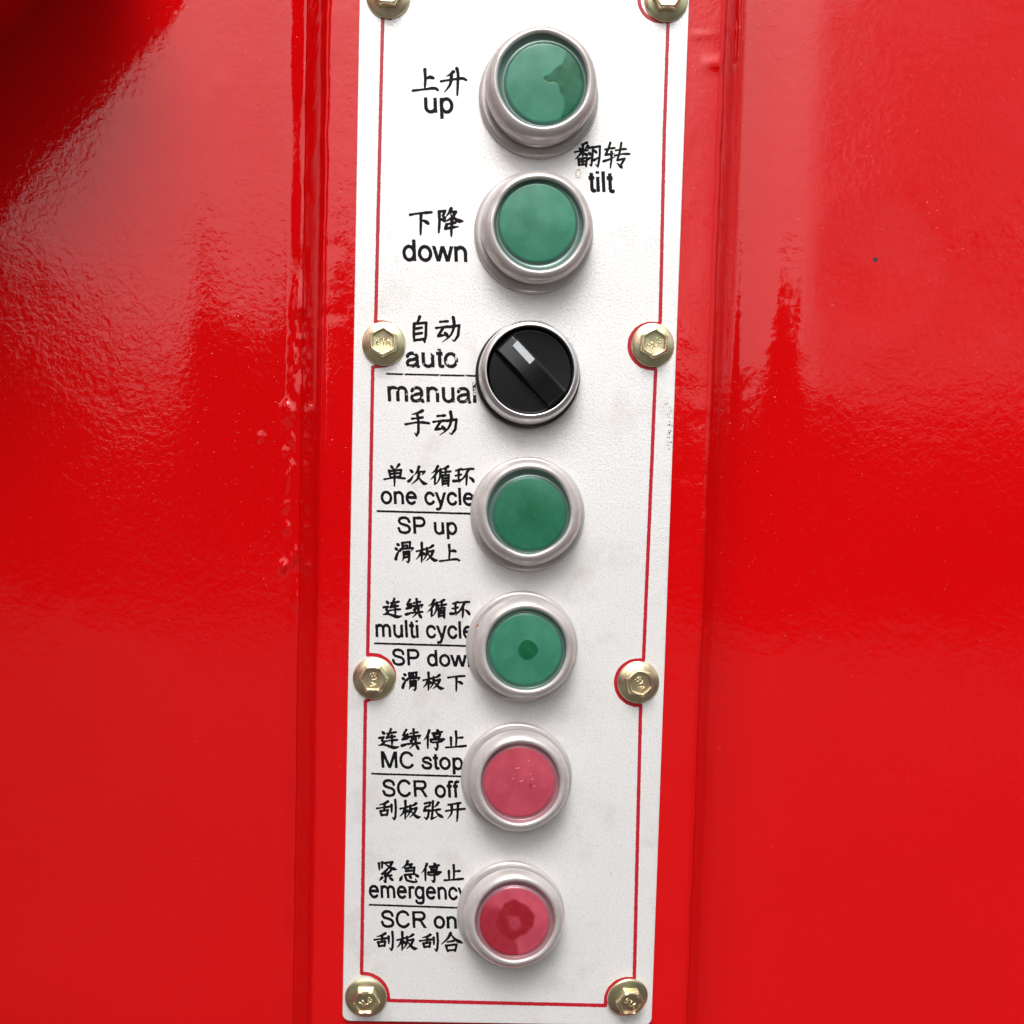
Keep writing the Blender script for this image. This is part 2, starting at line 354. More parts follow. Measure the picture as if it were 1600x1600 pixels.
# ---- flat print: closed shapes traced out on the plate by a distance field
def print_mesh(name, fields, mat, parent=plate, lift=.00003, step=.55, label=None, rough=.28):
    """fields: list of (x0, y0, x1, y1, fn(X, Y) -> signed distance in photo px, negative inside)"""
    V, Fc = [], []
    for (x0, y0, x1, y1, fn) in fields:
        xs = np.arange(x0 - 4, x1 + 4, step); ys = np.arange(y0 - 4, y1 + 4, step)
        X, Y = np.meshgrid(xs, ys)
        D = fn(X, Y) + rough * vnoise(X, Y, .9, 41) + rough * .6 * vnoise(X, Y, .35, 42)
        D[0] = D[-1] = 1; D[:, 0] = D[:, -1] = 1
        ins = D < 0; ids = {}
        def vert(key, px, py):
            q = ids.get(key)
            if q is None: q = ids[key] = len(V); V.append((px, py))
            return q
        cnt = ins[:-1, :-1].astype(int) + ins[1:, :-1] + ins[:-1, 1:] + ins[1:, 1:]
        H_, W_ = cnt.shape
        for j in range(H_):
            row = cnt[j]; nzs = np.nonzero(row)[0]; k = 0
            while k < len(nzs):
                i = int(nzs[k])
                if row[i] == 4:
                    e = i
                    while e + 1 < W_ and row[e + 1] == 4: e += 1
                    Fc.append((vert((j, i), xs[i], ys[j]), vert((j, e + 1), xs[e + 1], ys[j]), vert((j + 1, e + 1), xs[e + 1], ys[j + 1]), vert((j + 1, i), xs[i], ys[j + 1])))
                    k += e - i + 1; continue
                c = [(j, i), (j, i + 1), (j + 1, i + 1), (j + 1, i)]; poly = []
                for a in range(4):
                    p, q = c[a], c[(a + 1) % 4]; dp, dq = D[p], D[q]
                    if dp < 0: poly.append(vert(p, xs[p[1]], ys[p[0]]))
                    if (dp < 0) != (dq < 0):
                        t = dp / (dp - dq); key = (min(p, q), max(p, q))
                        poly.append(vert(key, xs[p[1]] + (xs[q[1]] - xs[p[1]]) * t, ys[p[0]] + (ys[q[0]] - ys[p[0]]) * t))
                if len(poly) >= 3: Fc.append(tuple(poly))
                k += 1
    V = np.array(V); x, z = P(V[:, 0], V[:, 1])
    o = mesh(name, np.stack([x, np.full_like(x, -lift), z], 1), [q[::-1] for q in Fc] if False else Fc, mat, parent, smooth=False) if len({len(q) for q in Fc}) == 1 else None
    if o is None:
        me = bpy.data.meshes.new(name); me.from_pydata([(float(a), -lift, float(b)) for a, b in zip(x, z)], [], Fc); me.materials.append(mat)
        o = bpy.data.objects.new(name, me); COL.objects.link(o); o.parent = parent
    if label: o['label'] = label
    return o

# ---- brush-written characters: strokes in crop pixels (kind, points)
GL = {}
def glyph(ch, org, sc, *st): GL[ch] = (org, sc, st)
C1, C2, C3, C4, C5 = (630, 90), (880, 200), (620, 310), (590, 480), (590, 580)
C6, C7, C8, C9 = (580, 715), (580, 925), (570, 1130), (565, 1335)
k1, k2, k3, k4, k6 = 10.0, 12.31, 12.31, 9.41, 8.89
glyph('上', C1, k1, ('s', (338, 188), (345, 330), (338, 490)), ('d', (360, 328), (415, 308), (470, 320)), ('h', (152, 518), (300, 500), (480, 480), (540, 506)))
glyph('升', C1, k1, ('p', (785, 220), (740, 262), (672, 292)), ('p', (752, 275), (750, 350), (722, 440), (640, 545)), ('h', (592, 370), (750, 347), (920, 325), (982, 350)), ('s', (838, 172), (857, 260), (852, 420), (844, 590)))
glyph('翻', C2, k2, ('p', (455, 285), (400, 305), (335, 335)), ('d', (305, 385), (345, 425)), ('p', (475, 345), (435, 395), (415, 405)), ('h', (225, 465), (350, 440), (470, 428)), ('s', (378, 315), (380, 450), (376, 560)),
      ('p', (360, 465), (300, 535), (235, 600)), ('n', (390, 470), (430, 505), (475, 520)), ('s', (295, 600), (300, 725)), ('t', (300, 598), (460, 575), (438, 735)), ('t', (320, 650), (440, 636)), ('t', (372, 590), (372, 700)), ('t', (305, 712), (440, 697)),
      ('k', (490, 385), (572, 365), (562, 560), (540, 735), (502, 700)), ('d', (488, 468), (528, 515)), ('i', (480, 598), (560, 552)), ('k', (595, 372), (708, 350), (700, 560), (668, 750), (615, 695)), ('d', (598, 425), (640, 475)), ('i', (590, 622), (690, 560)))
glyph('转', C2, k2, ('h', (805, 415), (900, 395), (990, 385)), ('k', (905, 285), (870, 400), (812, 520), (985, 492)), ('s', (928, 460), (925, 620), (906, 770)), ('i', (778, 640), (880, 608), (985, 565)),
      ('h', (1012, 432), (1110, 412), (1208, 405)), ('h', (992, 532), (1130, 502), (1275, 498)), ('t', (1118, 285), (1095, 440), (1040, 622), (1185, 588), (1110, 710)), ('n', (1040, 680), (1090, 725), (1135, 770)))
glyph('下', C3, k3, ('h', (255, 315), (450, 285), (665, 268)), ('s', (466, 300), (462, 480), (458, 695)), ('d', (495, 422), (560, 450), (605, 485)))
glyph('降', C3, k3, ('s', (815, 255), (820, 450), (808, 655)), ('t', (815, 255), (930, 240), (888, 335), (925, 385), (905, 430), (865, 405)), ('p', (1045, 198), (1010, 270), (948, 350)), ('t', (1040, 262), (1130, 258)), ('p', (1130, 262), (1065, 365), (912, 462)),
      ('n', (1035, 310), (1090, 370), (1180, 428), (1272, 438)), ('h', (985, 495), (1130, 465)), ('k', (960, 500), (932, 585), (1060, 560), (1185, 545)), ('s', (1060, 422), (1052, 580), (1048, 725)))
glyph('自', C4, k4, ('p', (618, 142), (602, 190), (562, 240)), ('s', (538, 245), (532, 380), (538, 502)), ('k', (540, 242), (715, 228), (708, 420), (692, 520), (672, 488)), ('t', (555, 318), (648, 302)), ('t', (550, 397), (650, 380)), ('t', (545, 485), (692, 468)))
glyph('动', C4, k4, ('h', (920, 215), (1032, 206)), ('h', (860, 307), (960, 292), (1055, 285)), ('k', (962, 305), (890, 425), (1010, 405)), ('d', (985, 370), (1028, 422)), ('k', (1060, 290), (1200, 268), (1182, 420), (1128, 500), (1095, 478)), ('p', (1112, 152), (1125, 270), (1075, 410), (955, 512)))
glyph('手', C5, k4, ('p', (660, 580), (590, 615), (503, 635)), ('h', (508, 700), (662, 680)), ('h', (412, 780), (600, 752), (755, 765)), ('k', (582, 622), (602, 760), (600, 890), (575, 950), (542, 905)))
glyph('单', C6, k6, ('d', (272, 112), (298, 148)), ('p', (388, 97), (342, 155)), ('s', (247, 182), (268, 285)), ('t', (252, 187), (418, 170), (402, 262)), ('t', (270, 228), (390, 214)), ('t', (268, 278), (398, 262)), ('h', (182, 302), (330, 278), (467, 290)), ('s', (322, 172), (325, 300), (323, 396)))
glyph('次', C6, k6, ('d', (540, 170), (572, 202)), ('I', (518, 330), (550, 300), (588, 245)), ('p', (665, 127), (640, 190), (600, 245)), ('k', (635, 202), (742, 194), (705, 242)), ('p', (665, 232), (640, 300), (562, 368)), ('n', (655, 262), (695, 325), (740, 362), (775, 360)))
glyph('循', C6, k6, ('p', (925, 122), (890, 180), (842, 215)), ('p', (922, 182), (885, 245), (822, 308)), ('s', (882, 262), (886, 300), (882, 372)), ('p', (1068, 124), (1020, 150), (962, 162)), ('p', (962, 165), (958, 260), (925, 335), (888, 378)),
      ('h', (968, 208), (1102, 192)), ('s', (1036, 150), (1030, 245)), ('s', (990, 250), (990, 385)), ('t', (990, 250), (1078, 240), (1072, 390)), ('t', (1000, 290), (1070, 281)), ('t', (1000, 327), (1070, 319)), ('t', (1000, 366), (1068, 358)))
glyph('环', C6, k6, ('h', (1178, 182), (1255, 157)), ('h', (1172, 252), (1250, 235)), ('s', (1215, 172), (1214, 310)), ('I', (1142, 325), (1200, 322), (1268, 290)), ('h', (1270, 167), (1350, 156), (1422, 157)), ('p', (1352, 165), (1300, 260), (1217, 350)), ('s', (1326, 242), (1326, 300), (1320, 382)), ('d', (1362, 272), (1400, 300), (1423, 335)))
glyph('滑', C6, k6, ('d', (357, 1195), (382, 1217)), ('d', (332, 1255), (360, 1280)), ('I', (342, 1412), (355, 1360), (402, 1262)), ('s', (432, 1185), (437, 1262)), ('t', (435, 1185), (540, 1172), (532, 1262)), ('t', (455, 1226), (495, 1217), (497, 1258)),
      ('k', (402, 1292), (420, 1268), (582, 1256), (560, 1300)), ('p', (452, 1312), (452, 1380), (432, 1440)), ('k', (455, 1315), (532, 1302), (526, 1430), (512, 1460), (490, 1438)), ('t', (460, 1347), (522, 1338)), ('t', (460, 1387), (520, 1378)))
glyph('板', C6, k6, ('h', (632, 1302), (742, 1272)), ('s', (702, 1187), (706, 1300), (700, 1452)), ('p', (700, 1292), (670, 1360), (627, 1413)), ('d', (715, 1320), (742, 1345)), ('p', (858, 1222), (820, 1250), (770, 1264)), ('p', (775, 1258), (770, 1345), (722, 1428)),
      ('t', (778, 1312), (862, 1292)), ('p', (862, 1294), (830, 1370), (762, 1433)), ('n', (788, 1332), (830, 1390), (880, 1426), (922, 1424)))
glyph('连', C8, k4, ('d', (255, 125), (286, 156)), ('t', (212, 217), (280, 206), (250, 255), (285, 282), (240, 320)), ('n', (205, 324), (290, 318), (430, 358), (502, 345)), ('h', (330, 152), (458, 132)), ('t', (385, 87), (355, 165), (320, 216), (442, 196)), ('h', (290, 268), (400, 250), (478, 246)), ('s', (398, 182), (400, 325)))
glyph('续', C8, k4, ('t', (610, 97), (562, 180), (628, 172)), ('t', (628, 165), (552, 242), (625, 226)), ('I', (545, 330), (600, 314), (652, 290)), ('h', (672, 152), (778, 132)), ('s', (716, 92), (722, 200)), ('k', (642, 202), (812, 182), (788, 232)), ('d', (690, 218), (708, 242)), ('d', (668, 250), (690, 272)),
      ('h', (640, 307), (812, 290)), ('p', (746, 217), (738, 290), (652, 378)), ('d', (748, 312), (790, 378)))
glyph('停', C8, k4, ('p', (948, 107), (920, 180), (867, 250)), ('s', (926, 192), (927, 368)), ('d', (1058, 97), (1080, 118)), ('h', (992, 147), (1138, 127)), ('t', (1010, 168), (1022, 208)), ('t', (1010, 168), (1110, 152), (1100, 198), (1020, 206)), ('k', (975, 272), (970, 240), (1172, 234), (1142, 268)),
      ('h', (1002, 284), (1130, 268)), ('k', (1066, 284), (1070, 350), (1058, 390), (1022, 360)))
glyph('止', C8, k4, ('s', (1340, 122), (1346, 240), (1340, 348)), ('h', (1350, 218), (1438, 210)), ('s', (1266, 212), (1270, 350)), ('h', (1195, 357), (1340, 347), (1487, 332)))
glyph('刮', C8, k4, ('p', (338, 1152), (290, 1180), (213, 1202)), ('h', (178, 1252), (370, 1226)), ('s', (292, 1182), (286, 1290)), ('s', (232, 1292), (247, 1362)), ('t', (237, 1292), (340, 1277), (326, 1352)), ('t', (247, 1352), (326, 1342)), ('s', (392, 1202), (395, 1310)), ('k', (447, 1127), (456, 1250), (450, 1370), (435, 1418), (402, 1380)))
glyph('张', C8, k4, ('t', (882, 1182), (962, 1162), (950, 1218)), ('t', (892, 1232), (950, 1217)), ('k', (890, 1235), (872, 1290), (945, 1277), (930, 1370), (905, 1415), (872, 1380)), ('p', (1082, 1167), (1060, 1200), (1020, 1235)), ('k', (1002, 1147), (996, 1300), (982, 1408), (1060, 1370)), ('h', (952, 1290), (1108, 1266)), ('n', (1042, 1292), (1090, 1350), (1152, 1384)))
glyph('开', C8, k4, ('h', (1228, 1200), (1408, 1172)), ('h', (1192, 1290), (1330, 1270), (1472, 1260)), ('p', (1277, 1200), (1275, 1320), (1217, 1408)), ('s', (1372, 1190), (1366, 1300), (1355, 1440)))
glyph('紧', C9, k4, ('s', (256, 132), (262, 225)), ('s', (302, 117), (300, 200)), ('t', (335, 127), (450, 112)), ('p', (450, 114), (410, 185), (332, 250)), ('n', (352, 142), (430, 200), (512, 220)), ('t', (372, 228), (300, 288), (382, 278)), ('t', (428, 240), (342, 322), (440, 308)), ('k', (352, 318), (352, 405), (322, 382)), ('p', (300, 342), (262, 385)), ('d', (410, 337), (455, 378)))
glyph('急', C9, k4, ('p', (678, 102), (650, 160), (592, 200)), ('t', (660, 152), (742, 142), (702, 192)), ('t', (642, 207), (778, 192), (766, 288)), ('t', (652, 247), (768, 237)), ('t', (632, 302), (778, 287)), ('d', (595, 322), (567, 380)), ('k', (642, 322), (662, 380), (760, 408), (812, 400), (790, 358)), ('d', (702, 312), (726, 345)), ('d', (782, 292), (832, 325)))
glyph('合', C9, k4, ('p', (1308, 1158), (1270, 1230), (1173, 1323)), ('n', (1312, 1172), (1380, 1250), (1486, 1304)), ('h', (1268, 1286), (1358, 1271)), ('s', (1242, 1342), (1266, 1428)), ('t', (1247, 1342), (1398, 1322), (1376, 1418)), ('t', (1267, 1415), (1376, 1401)))
WPROF = {'h': [.85, .68, .72, 1.0, .85], 's': [1.1, .95, .88, .85, .6], 'p': [1.15, 1.05, .85, .6, .28], 'n': [.5, .8, 1.1, 1.35, .5], 'd': [.55, .9, 1.15, 1.2, .9],
         't': [.95, .9, .9, .9, .9], 'k': [1.0, .92, .9, .95, .35], 'i': [1.1, 1, .85, .6, .3], 'I': [1.2, 1.15, .95, .65, .3]}
def catmull(pts, n=10):
    p = [np.array(q, float) for q in pts]
    if len(p) < 3: return np.array([p[0] + (p[-1] - p[0]) * t for t in np.linspace(0, 1, 24)])
    p = [2 * p[0] - p[1]] + p + [2 * p[-1] - p[-2]]; out = []
    for i in range(1, len(p) - 2):
        for t in np.linspace(0, 1, n, endpoint=False):
            a, b, c, d_ = p[i - 1], p[i], p[i + 1], p[i + 2]
            out.append(.5 * ((2 * b) + (-a + c) * t + (2 * a - 5 * b + 4 * c - d_) * t * t + (-a + 3 * b - 3 * c + d_) * t ** 3))
    out.append(p[-2]); return np.array(out)
def samples(kind, pts):
    q = catmull(pts) if kind in 'hspndiI' else np.array(pts, float)
    seg = np.linalg.norm(np.diff(q, axis=0), axis=1); L = np.concatenate([[0], np.cumsum(seg)]); n = max(8, int(L[-1] / 2.5))
    s = np.linspace(0, L[-1], n); xy = np.stack([np.interp(s, L, q[:, 0]), np.interp(s, L, q[:, 1])], 1)
    wd = np.interp(s / L[-1], np.linspace(0, 1, 5), WPROF[kind]); return xy, wd
def char_field(ch, box=None, width=4.6):
    org, sc, st = GL[ch]; allp = np.array([p for s in st for p in s[1:]], float) / sc + np.array(org)
    lo, hi = allp.min(0), allp.max(0)
    if box is None: box = (lo[0], lo[1], hi[0], hi[1])
    b0 = np.array(box[:2]); k = (np.array(box[2:]) - b0) / (hi - lo); sm = []
    for s in st:
        xy, wd = samples(s[0], s[1:]); xy = (xy / sc + np.array(org) - lo) * k + b0; sm.append((xy, wd))
    xy = np.concatenate([a for a, b in sm]); r = np.concatenate([b for a, b in sm]) * width / 2
    def fn(X, Y):
        D = np.full(X.shape, 9.0)
        for (x, y), q in zip(xy, r): D = np.minimum(D, np.hypot(X - x, Y - y) - q)
        return D
    return (box[0], box[1], box[2], box[3], fn)
def box7(x0, y0, x1, y1, o, s): return (o[0] + x0 / s + 2, o[1] + y0 / s + 2, o[0] + x1 / s - 2, o[1] + y1 / s - 2)

# ---- sans-serif letters: centre lines in 1/100 em
def arc(cx, cy, rx, ry, a0, a1, n=26): return [(cx + rx * math.cos(R(a)), cy + ry * math.sin(R(a))) for a in np.linspace(a0, a1, n)]
XH, CH = 51.9, 71.6
LT = {   # letter: (advance, [(kind, points)], clip low, clip high)   b = butt-ended straight stroke, c = curve, C = smooth curve through points
 'n': (55.6, [('b', (11, 0), (11, XH)), ('c', *arc(27.8, 31, 16.8, 17, 180, 0)), ('b', (44.6, 0), (44.6, 31))]),
 'm': (83.3, [('b', (11, 0), (11, XH)), ('c', *arc(26.3, 33, 15.2, 15, 180, 0)), ('b', (41.5, 0), (41.5, 33)), ('c', *arc(56.8, 33, 15.2, 15, 180, 0)), ('b', (72, 0), (72, 33))]),
 'u': (55.6, [('b', (44.6, 0), (44.6, XH)), ('c', *arc(27.8, 20, 16.8, 17, 180, 360)), ('b', (11, 20), (11, XH))]),
 'o': (55.6, [('c', *arc(27.8, 25.9, 20, 22.4, 0, 360, 40))]),
 'p': (55.6, [('b', (11, -20.7), (11, XH)), ('c', *arc(29.2, 25.9, 18.3, 22.4, 0, 360, 40))]),
 'd': (55.6, [('b', (44.7, 0), (44.7, CH)), ('c', *arc(26.4, 25.9, 18.3, 22.4, 0, 360, 40))]),
 'a': (55.6, [('c', *arc(26.5, 35, 17.5, 13.2, 172, 0)), ('b', (44, 8), (44, 35)), ('C', (44, 10), (45, 4), (47.5, 2)), ('C', (44, 29), (26, 26), (12, 21.5), (8, 14), (12, 5.5), (22, 3), (35, 6.5), (44, 16))]),
 'e': (55.6, [('c', *arc(27.8, 25.9, 20, 22.4, 4, 312, 40)), ('b', (8, 28.5), (52, 28.5))]),
 'c': (50.0, [('c', *arc(27.0, 25.9, 19.3, 22.4, 35, 325, 34))]),
 't': (27.8, [('b', (14.5, 12), (14.5, 65)), ('b', (2, 48.2), (26, 48.2)), ('C', (14.5, 13), (15.5, 6), (19.5, 3.6), (25.5, 3.9))]),
 'f': (27.8, [('b', (13.5, 0), (13.5, 58)), ('C', (13.5, 57), (15.5, 65), (21, 67.8), (27.5, 67.2)), ('b', (1.5, 48.2), (26, 48.2))]),
 'i': (22.2, [('b', (11, 0), (11, XH)), ('b', (11, 62), (11, CH))]), 'l': (22.2, [('b', (11, 0), (11, CH))]),
 'r': (33.3, [('b', (11, 0), (11, XH)), ('C', (11, 34), (15, 43.5), (21, 47.5), (31, 46))]),
 's': (50.0, [('C', (42, 38.5), (36.5, 45.5), (24.5, 48.2), (12.5, 44.5), (9.3, 37.5), (14, 30.5), (27, 26.8), (39.5, 21.5), (42.7, 14), (37, 5.5), (24.5, 3.2), (11, 6.5), (6, 15))]),
 'g': (55.6, [('c', *arc(26.4, 26.3, 18.4, 22, 0, 360, 40)), ('b', (44.7, -4), (44.7, XH)), ('C', (44.7, -3), (42, -12), (34, -16.8), (23, -17.5), (13, -14.5), (9, -7))]),
 'w': (72.2, [('c', (2.5, 57), (19.6, -2), (36, 54), (52.6, -2), (69.7, 57))], 0, XH),
 'y': (50.0, [('c', (3.5, 57), (25.5, 1)), ('c', (46.5, 57), (27, 2), (21, -12), (16, -16.6), (7, -16.6))], -30, XH),
 'C': (72.2, [('c', *arc(37.5, 35.8, 28.3, 32.5, 38, 322, 44))]),
 'S': (66.7, [('C', (56, 50.5), (50.5, 62.5), (34, 67.8), (17.5, 63.5), (11.8, 53), (18, 42.5), (34, 37.5), (50.5, 31.5), (57.3, 20), (52, 8.5), (34.5, 3.6), (15, 8.5), (8.7, 22))]),
 'P': (66.7, [('b', (12.8, 0), (12.8, CH)), ('b', (12.8, 67.3), (40, 67.3)), ('c', *arc(40, 50.7, 17.6, 16.6, 90, -90)), ('b', (40, 34), (12.8, 34))]),
 'R': (72.2, [('b', (12.8, 0), (12.8, CH)), ('b', (12.8, 67.3), (45, 67.3)), ('c', *arc(45, 51.9, 16.2, 15.4, 90, -90)), ('b', (45, 36.4), (12.8, 36.4)), ('c', (36, 36), (46, 28), (66.5, -5))], 0, CH),
 'M': (83.3, [('b', (12, 0), (12, CH)), ('b', (71.3, 0), (71.3, CH)), ('c', (12.5, 75), (41.7, 1), (70.8, 75))], 0, CH),
}
def word_field(text, x0, x1, yb0, yb1, ref, refh, wt=13.0):
    """text from pixel x0 to x1, baseline yb0 at the left and yb1 at the right; ref height (font units) is refh pixels tall"""
    pen = 0; items = []; lo = None
    for ch in text:
        if ch == ' ': pen += 27.8; continue
        e = LT[ch]; items.append((pen, e)); pen += e[0]
    first = min(p[0] for s in items[0][1][1] for p in s[1:]) - wt / 2
    last = items[-1][0] + max(p[0] for s in items[-1][1][1] for p in s[1:]) + wt / 2
    kx = (x1 - x0) / (last - first); ky = refh / ref; km = (kx * ky) ** .5; out = []
    shear = -.012
    for pen, e in items:
        cl = e[2:] if len(e) > 2 else None
        def fn(X, Y, pen=pen, e=e, cl=cl):
            yb = yb0 + (yb1 - yb0) * (X - x0) / (x1 - x0)
            V = (yb - Y) / ky; U = (X - x0 - V * shear * 1.6) / kx + first - pen; D = np.full(X.shape, 30.0)
            for s in e[1]:
                pts = s[1:]
                if s[0] == 'C': pts = catmull(pts, 8)
                for a, b in zip(pts[:-1], pts[1:]):
                    a = np.array(a); b = np.array(b); d_ = b - a; L = np.hypot(*d_); d_ = d_ / L
                    t = (U - a[0]) * d_[0] + (V - a[1]) * d_[1]; q = np.abs(-(U - a[0]) * d_[1] + (V - a[1]) * d_[0])
                    if s[0] == 'b': dd = np.maximum(q - wt / 2, np.maximum(-t, t - L))
                    else: tc = np.clip(t, 0, L); dd = np.hypot(U - a[0] - d_[0] * tc, V - a[1] - d_[1] * tc) - wt / 2 * .96
                    D = np.minimum(D, dd)
            if cl: D = np.maximum(D, np.maximum(cl[0] - V, V - cl[1]))
            return D * km
        xa = x0 + (pen - first) * kx - 2; out.append((xa, min(yb0, yb1) - 80 * ky, xa + e[0] * kx + 4, max(yb0, yb1) + 24 * ky, fn))
    return out
def rule_field(x0, y0, x1, y1, w_):
    def fn(X, Y):
        d_ = np.array([x1 - x0, y1 - y0]); L = np.hypot(*d_); d_ = d_ / L
        t = (X - x0) * d_[0] + (Y - y0) * d_[1]; q = np.abs(-(X - x0) * d_[1] + (Y - y0) * d_[0])
        return np.maximum(q - w_ / 2, np.maximum(-t, t - L))
    return (x0, min(y0, y1) - 2, x1, max(y0, y1) + 2, fn)

def chars(row, mat=INK, width=4.25):
    for it in row:
        ch, box = (it, None) if isinstance(it, str) else it
        print_mesh('printed_character', [char_field(ch, box, width)], mat, label='black brush style Chinese character ' + ch, rough=.2)
def word(t, *a, mat=INK, **k): print_mesh('printed_word', word_field(t, *a, **k), mat, label='black printed English "%s"' % t)
def rule(*a, mat=INK): print_mesh('printed_rule', [rule_field(*a)], mat)
chars('上升', width=5.2)
word('up', 663, 709.3, 176, 177, XH, 23.8)
chars('翻转', width=4.2)
word('tilt', 917.3, 961.2, 299.5, 300.6, CH, 32.5, wt=14)
chars('下降', width=5.2)
word('down', 629, 730.5, 407.6, 409.6, XH, 24.4)
chars('自动', width=5.0)
word('auto', 634, 716.5, 573.3, 574.5, XH, 23.2, mat=INKW)
rule(603, 584.2, 776, 588.2, 3.0, mat=INKW)
word('manual', 606, 744.8, 627.2, 629.6, XH, 23.8, mat=INKW, wt=12.4)
chars(['手', ('动', (590 + 820 / k4, 580 + 600 / k4, 590 + 1160 / k4, 580 + 940 / k4))], width=4.9)
chars('单次循环')
word('one cycle', 595, 743.5, 787.2, 790.2, XH, 20.0)
rule(588.5, 798.6, 770, 803.6, 3.2)
word('SP up', 621.3, 715.2, 833.5, 835.6, CH, 26.4)
chars(['滑', '板', ('上', (580 + 955 / k6, 715 + 1212 / k6, 580 + 1222 / k6, 715 + 1437 / k6))])
chars([('连', box7(150, 75, 440, 362, C7, k6)), ('续', box7(466, 82, 730, 372, C7, k6)), ('循', box7(762, 92, 1060, 374, C7, k6)), ('环', box7(1085, 120, 1382, 374, C7, k6))])
word('multi cycle', 587, 742.5, 995.2, 998.6, XH, 20.0)
rule(584.5, 1005.2, 765, 1010.4, 3.2)
word('SP down', 612.6, 747, 1039.4, 1042.6, CH, 25.8)
chars([('滑', box7(412, 1100, 688, 1388, C7, k6)), ('板', box7(705, 1105, 1028, 1380, C7, k6)), ('下', box7(1050, 1148, 1315, 1395, C7, k6))])
chars('连续停止')
word('MC stop', 596.2, 724.6, 1199.6, 1203, CH, 26.0)
rule(580.2, 1208.8, 765, 1214.6, 3.0)
word('SCR off', 597.6, 719.4, 1244.2, 1246.6, CH, 26.4)
chars(['刮', ('板', box7(500, 1125, 838, 1425, C8, k4)), '张', '开'])
chars(['紧', '急', ('停', box7(864, 112, 1188, 424, C9, k4)), ('止', box7(1198, 140, 1510, 400, C9, k4))])
word('emergency', 576.6, 732.5, 1402.6, 1406.6, XH, 19.6)
rule(576.5, 1413.6, 750, 1419.6, 3.0)
word('SCR on', 595.4, 714.4, 1448.8, 1451.2, CH, 26.4)
chars([('刮', box7(172, 1120, 480, 1428, C9, k4)), ('板', box7(502, 1125, 838, 1428, C9, k4)), ('刮', box7(838, 1140, 1140, 1440, C9, k4)), '合'])

# ---- red border line with concave corners round the bolts
def line_field(pts, w_):
    pts = np.array(pts, float)
    def fn(X, Y):
        D = np.full(X.shape, 9.0)
        for a, b in zip(pts[:-1], pts[1:]):
            d_ = b - a; L2 = d_ @ d_ + 1e-9; t = np.clip(((X - a[0]) * d_[0] + (Y - a[1]) * d_[1]) / L2, 0, 1)
            D = np.minimum(D, np.hypot(X - a[0] - t * d_[0], Y - a[1] - t * d_[1]) - w_ / 2)
        return D
    return (pts[:, 0].min() - 3, pts[:, 1].min() - 3, pts[:, 0].max() + 3, pts[:, 1].max() + 3, fn)
def parc(cx, cy, r, a0, a1, n=24): return [(cx + r * math.cos(R(a)), cy + r * math.sin(R(a))) for a in np.linspace(a0, a1, n)]   # y down
LW = 5.6
segs = [
 [(610, 29), (598, 26), (587, 503)],
 [(596.5, 20), (597.5, 27)] ,
 [(586.5, 502.5)] + parc(595.3, 537.5, 34.2, -95, 95) + [(582.5, 574), (574.5, 1023)],
 [(574.5, 1022.5)] + parc(581.8, 1057.5, 34.6, -95, 95) + [(571, 1096), (565, 1520.5)],
 [(565, 1520.5)] + parc(568.3, 1560, 38.6, -92, 0) + [(607, 1563.2), (778, 1567.2), (946, 1571)],
 [(1044, 30), (1038, 205), (1031.5, 504)],
 [(1031.5, 503.5)] + parc(1018.2, 540.5, 35.2, -75, -265) + [(1024.5, 577), (1005.5, 1029.5)],
 [(1005.5, 1029.5)] + parc(997.3, 1066.8, 35.4, -78, -262) + [(1001, 1102), (991, 1530)],
 [(991, 1530)] + parc(982, 1565, 36, -75, -172) + [(946, 1571)],
 [(598, 26)] + parc(603, -8, 35.5, 95, 5), [(1043, 33)] + parc(1033.5, -1, 35, 75, 190)]
for s in segs:
    if len(s) < 3: continue
    print_mesh('border_line', [line_field(s, LW)], LINE, lift=.00002 + .00001 * random.random(), step=.8, rough=.35)
# dirt flecks and a tan stain
FLECK = flat('dark grit', (.07, .065, .05), .8).m
def flecks(name, pts):
    v, f = [], []
    for px_, py_, r in pts:
        cx, cz = M(px_, py_); b = len(v); v.append((cx, -.00012, cz)); n_ = 7
        for i in range(n_):
            a = 2 * math.pi * i / n_; q = r * 1.75e-4 * random.uniform(.6, 1.3); v.append((cx + q * math.cos(a), -.00003, cz + q * math.sin(a)))
        f += [(b, b + 1 + i, b + 1 + (i + 1) % n_) for i in range(n_)]
    return tag(mesh(name, v, f, FLECK, plate), kind='stuff')
pts = [(1046 + random.gauss(0, 2.6), random.uniform(620, 705), random.uniform(.35, 1.0)) for _ in range(55)]
pts += [(random.uniform(560, 1040), random.uniform(20, 1580), random.uniform(.2, .5)) for _ in range(150)]
pts += [(600, 647, .8), (894, 513, .8), (955, 1365, .9), (707, 1513, .8), (1046, 676, 1.4), (1048, 673, 1.3), (1050, 665, 1.1), (1043, 683, 1.1)]
flecks('grit', pts)
kst = NT('tan stain'); kst.set(Base_Color=(.50, .42, .33, 1), Roughness=.6); STAIN = kst.m
def ring(X, Y): return np.abs(np.hypot((X - 903.5) / .8, (Y - 271.5) / 1.5) - 4.6) - .45
print_mesh('stain', [(896, 262, 911, 281, ring)], STAIN, lift=.00002, step=.4, rough=.7)

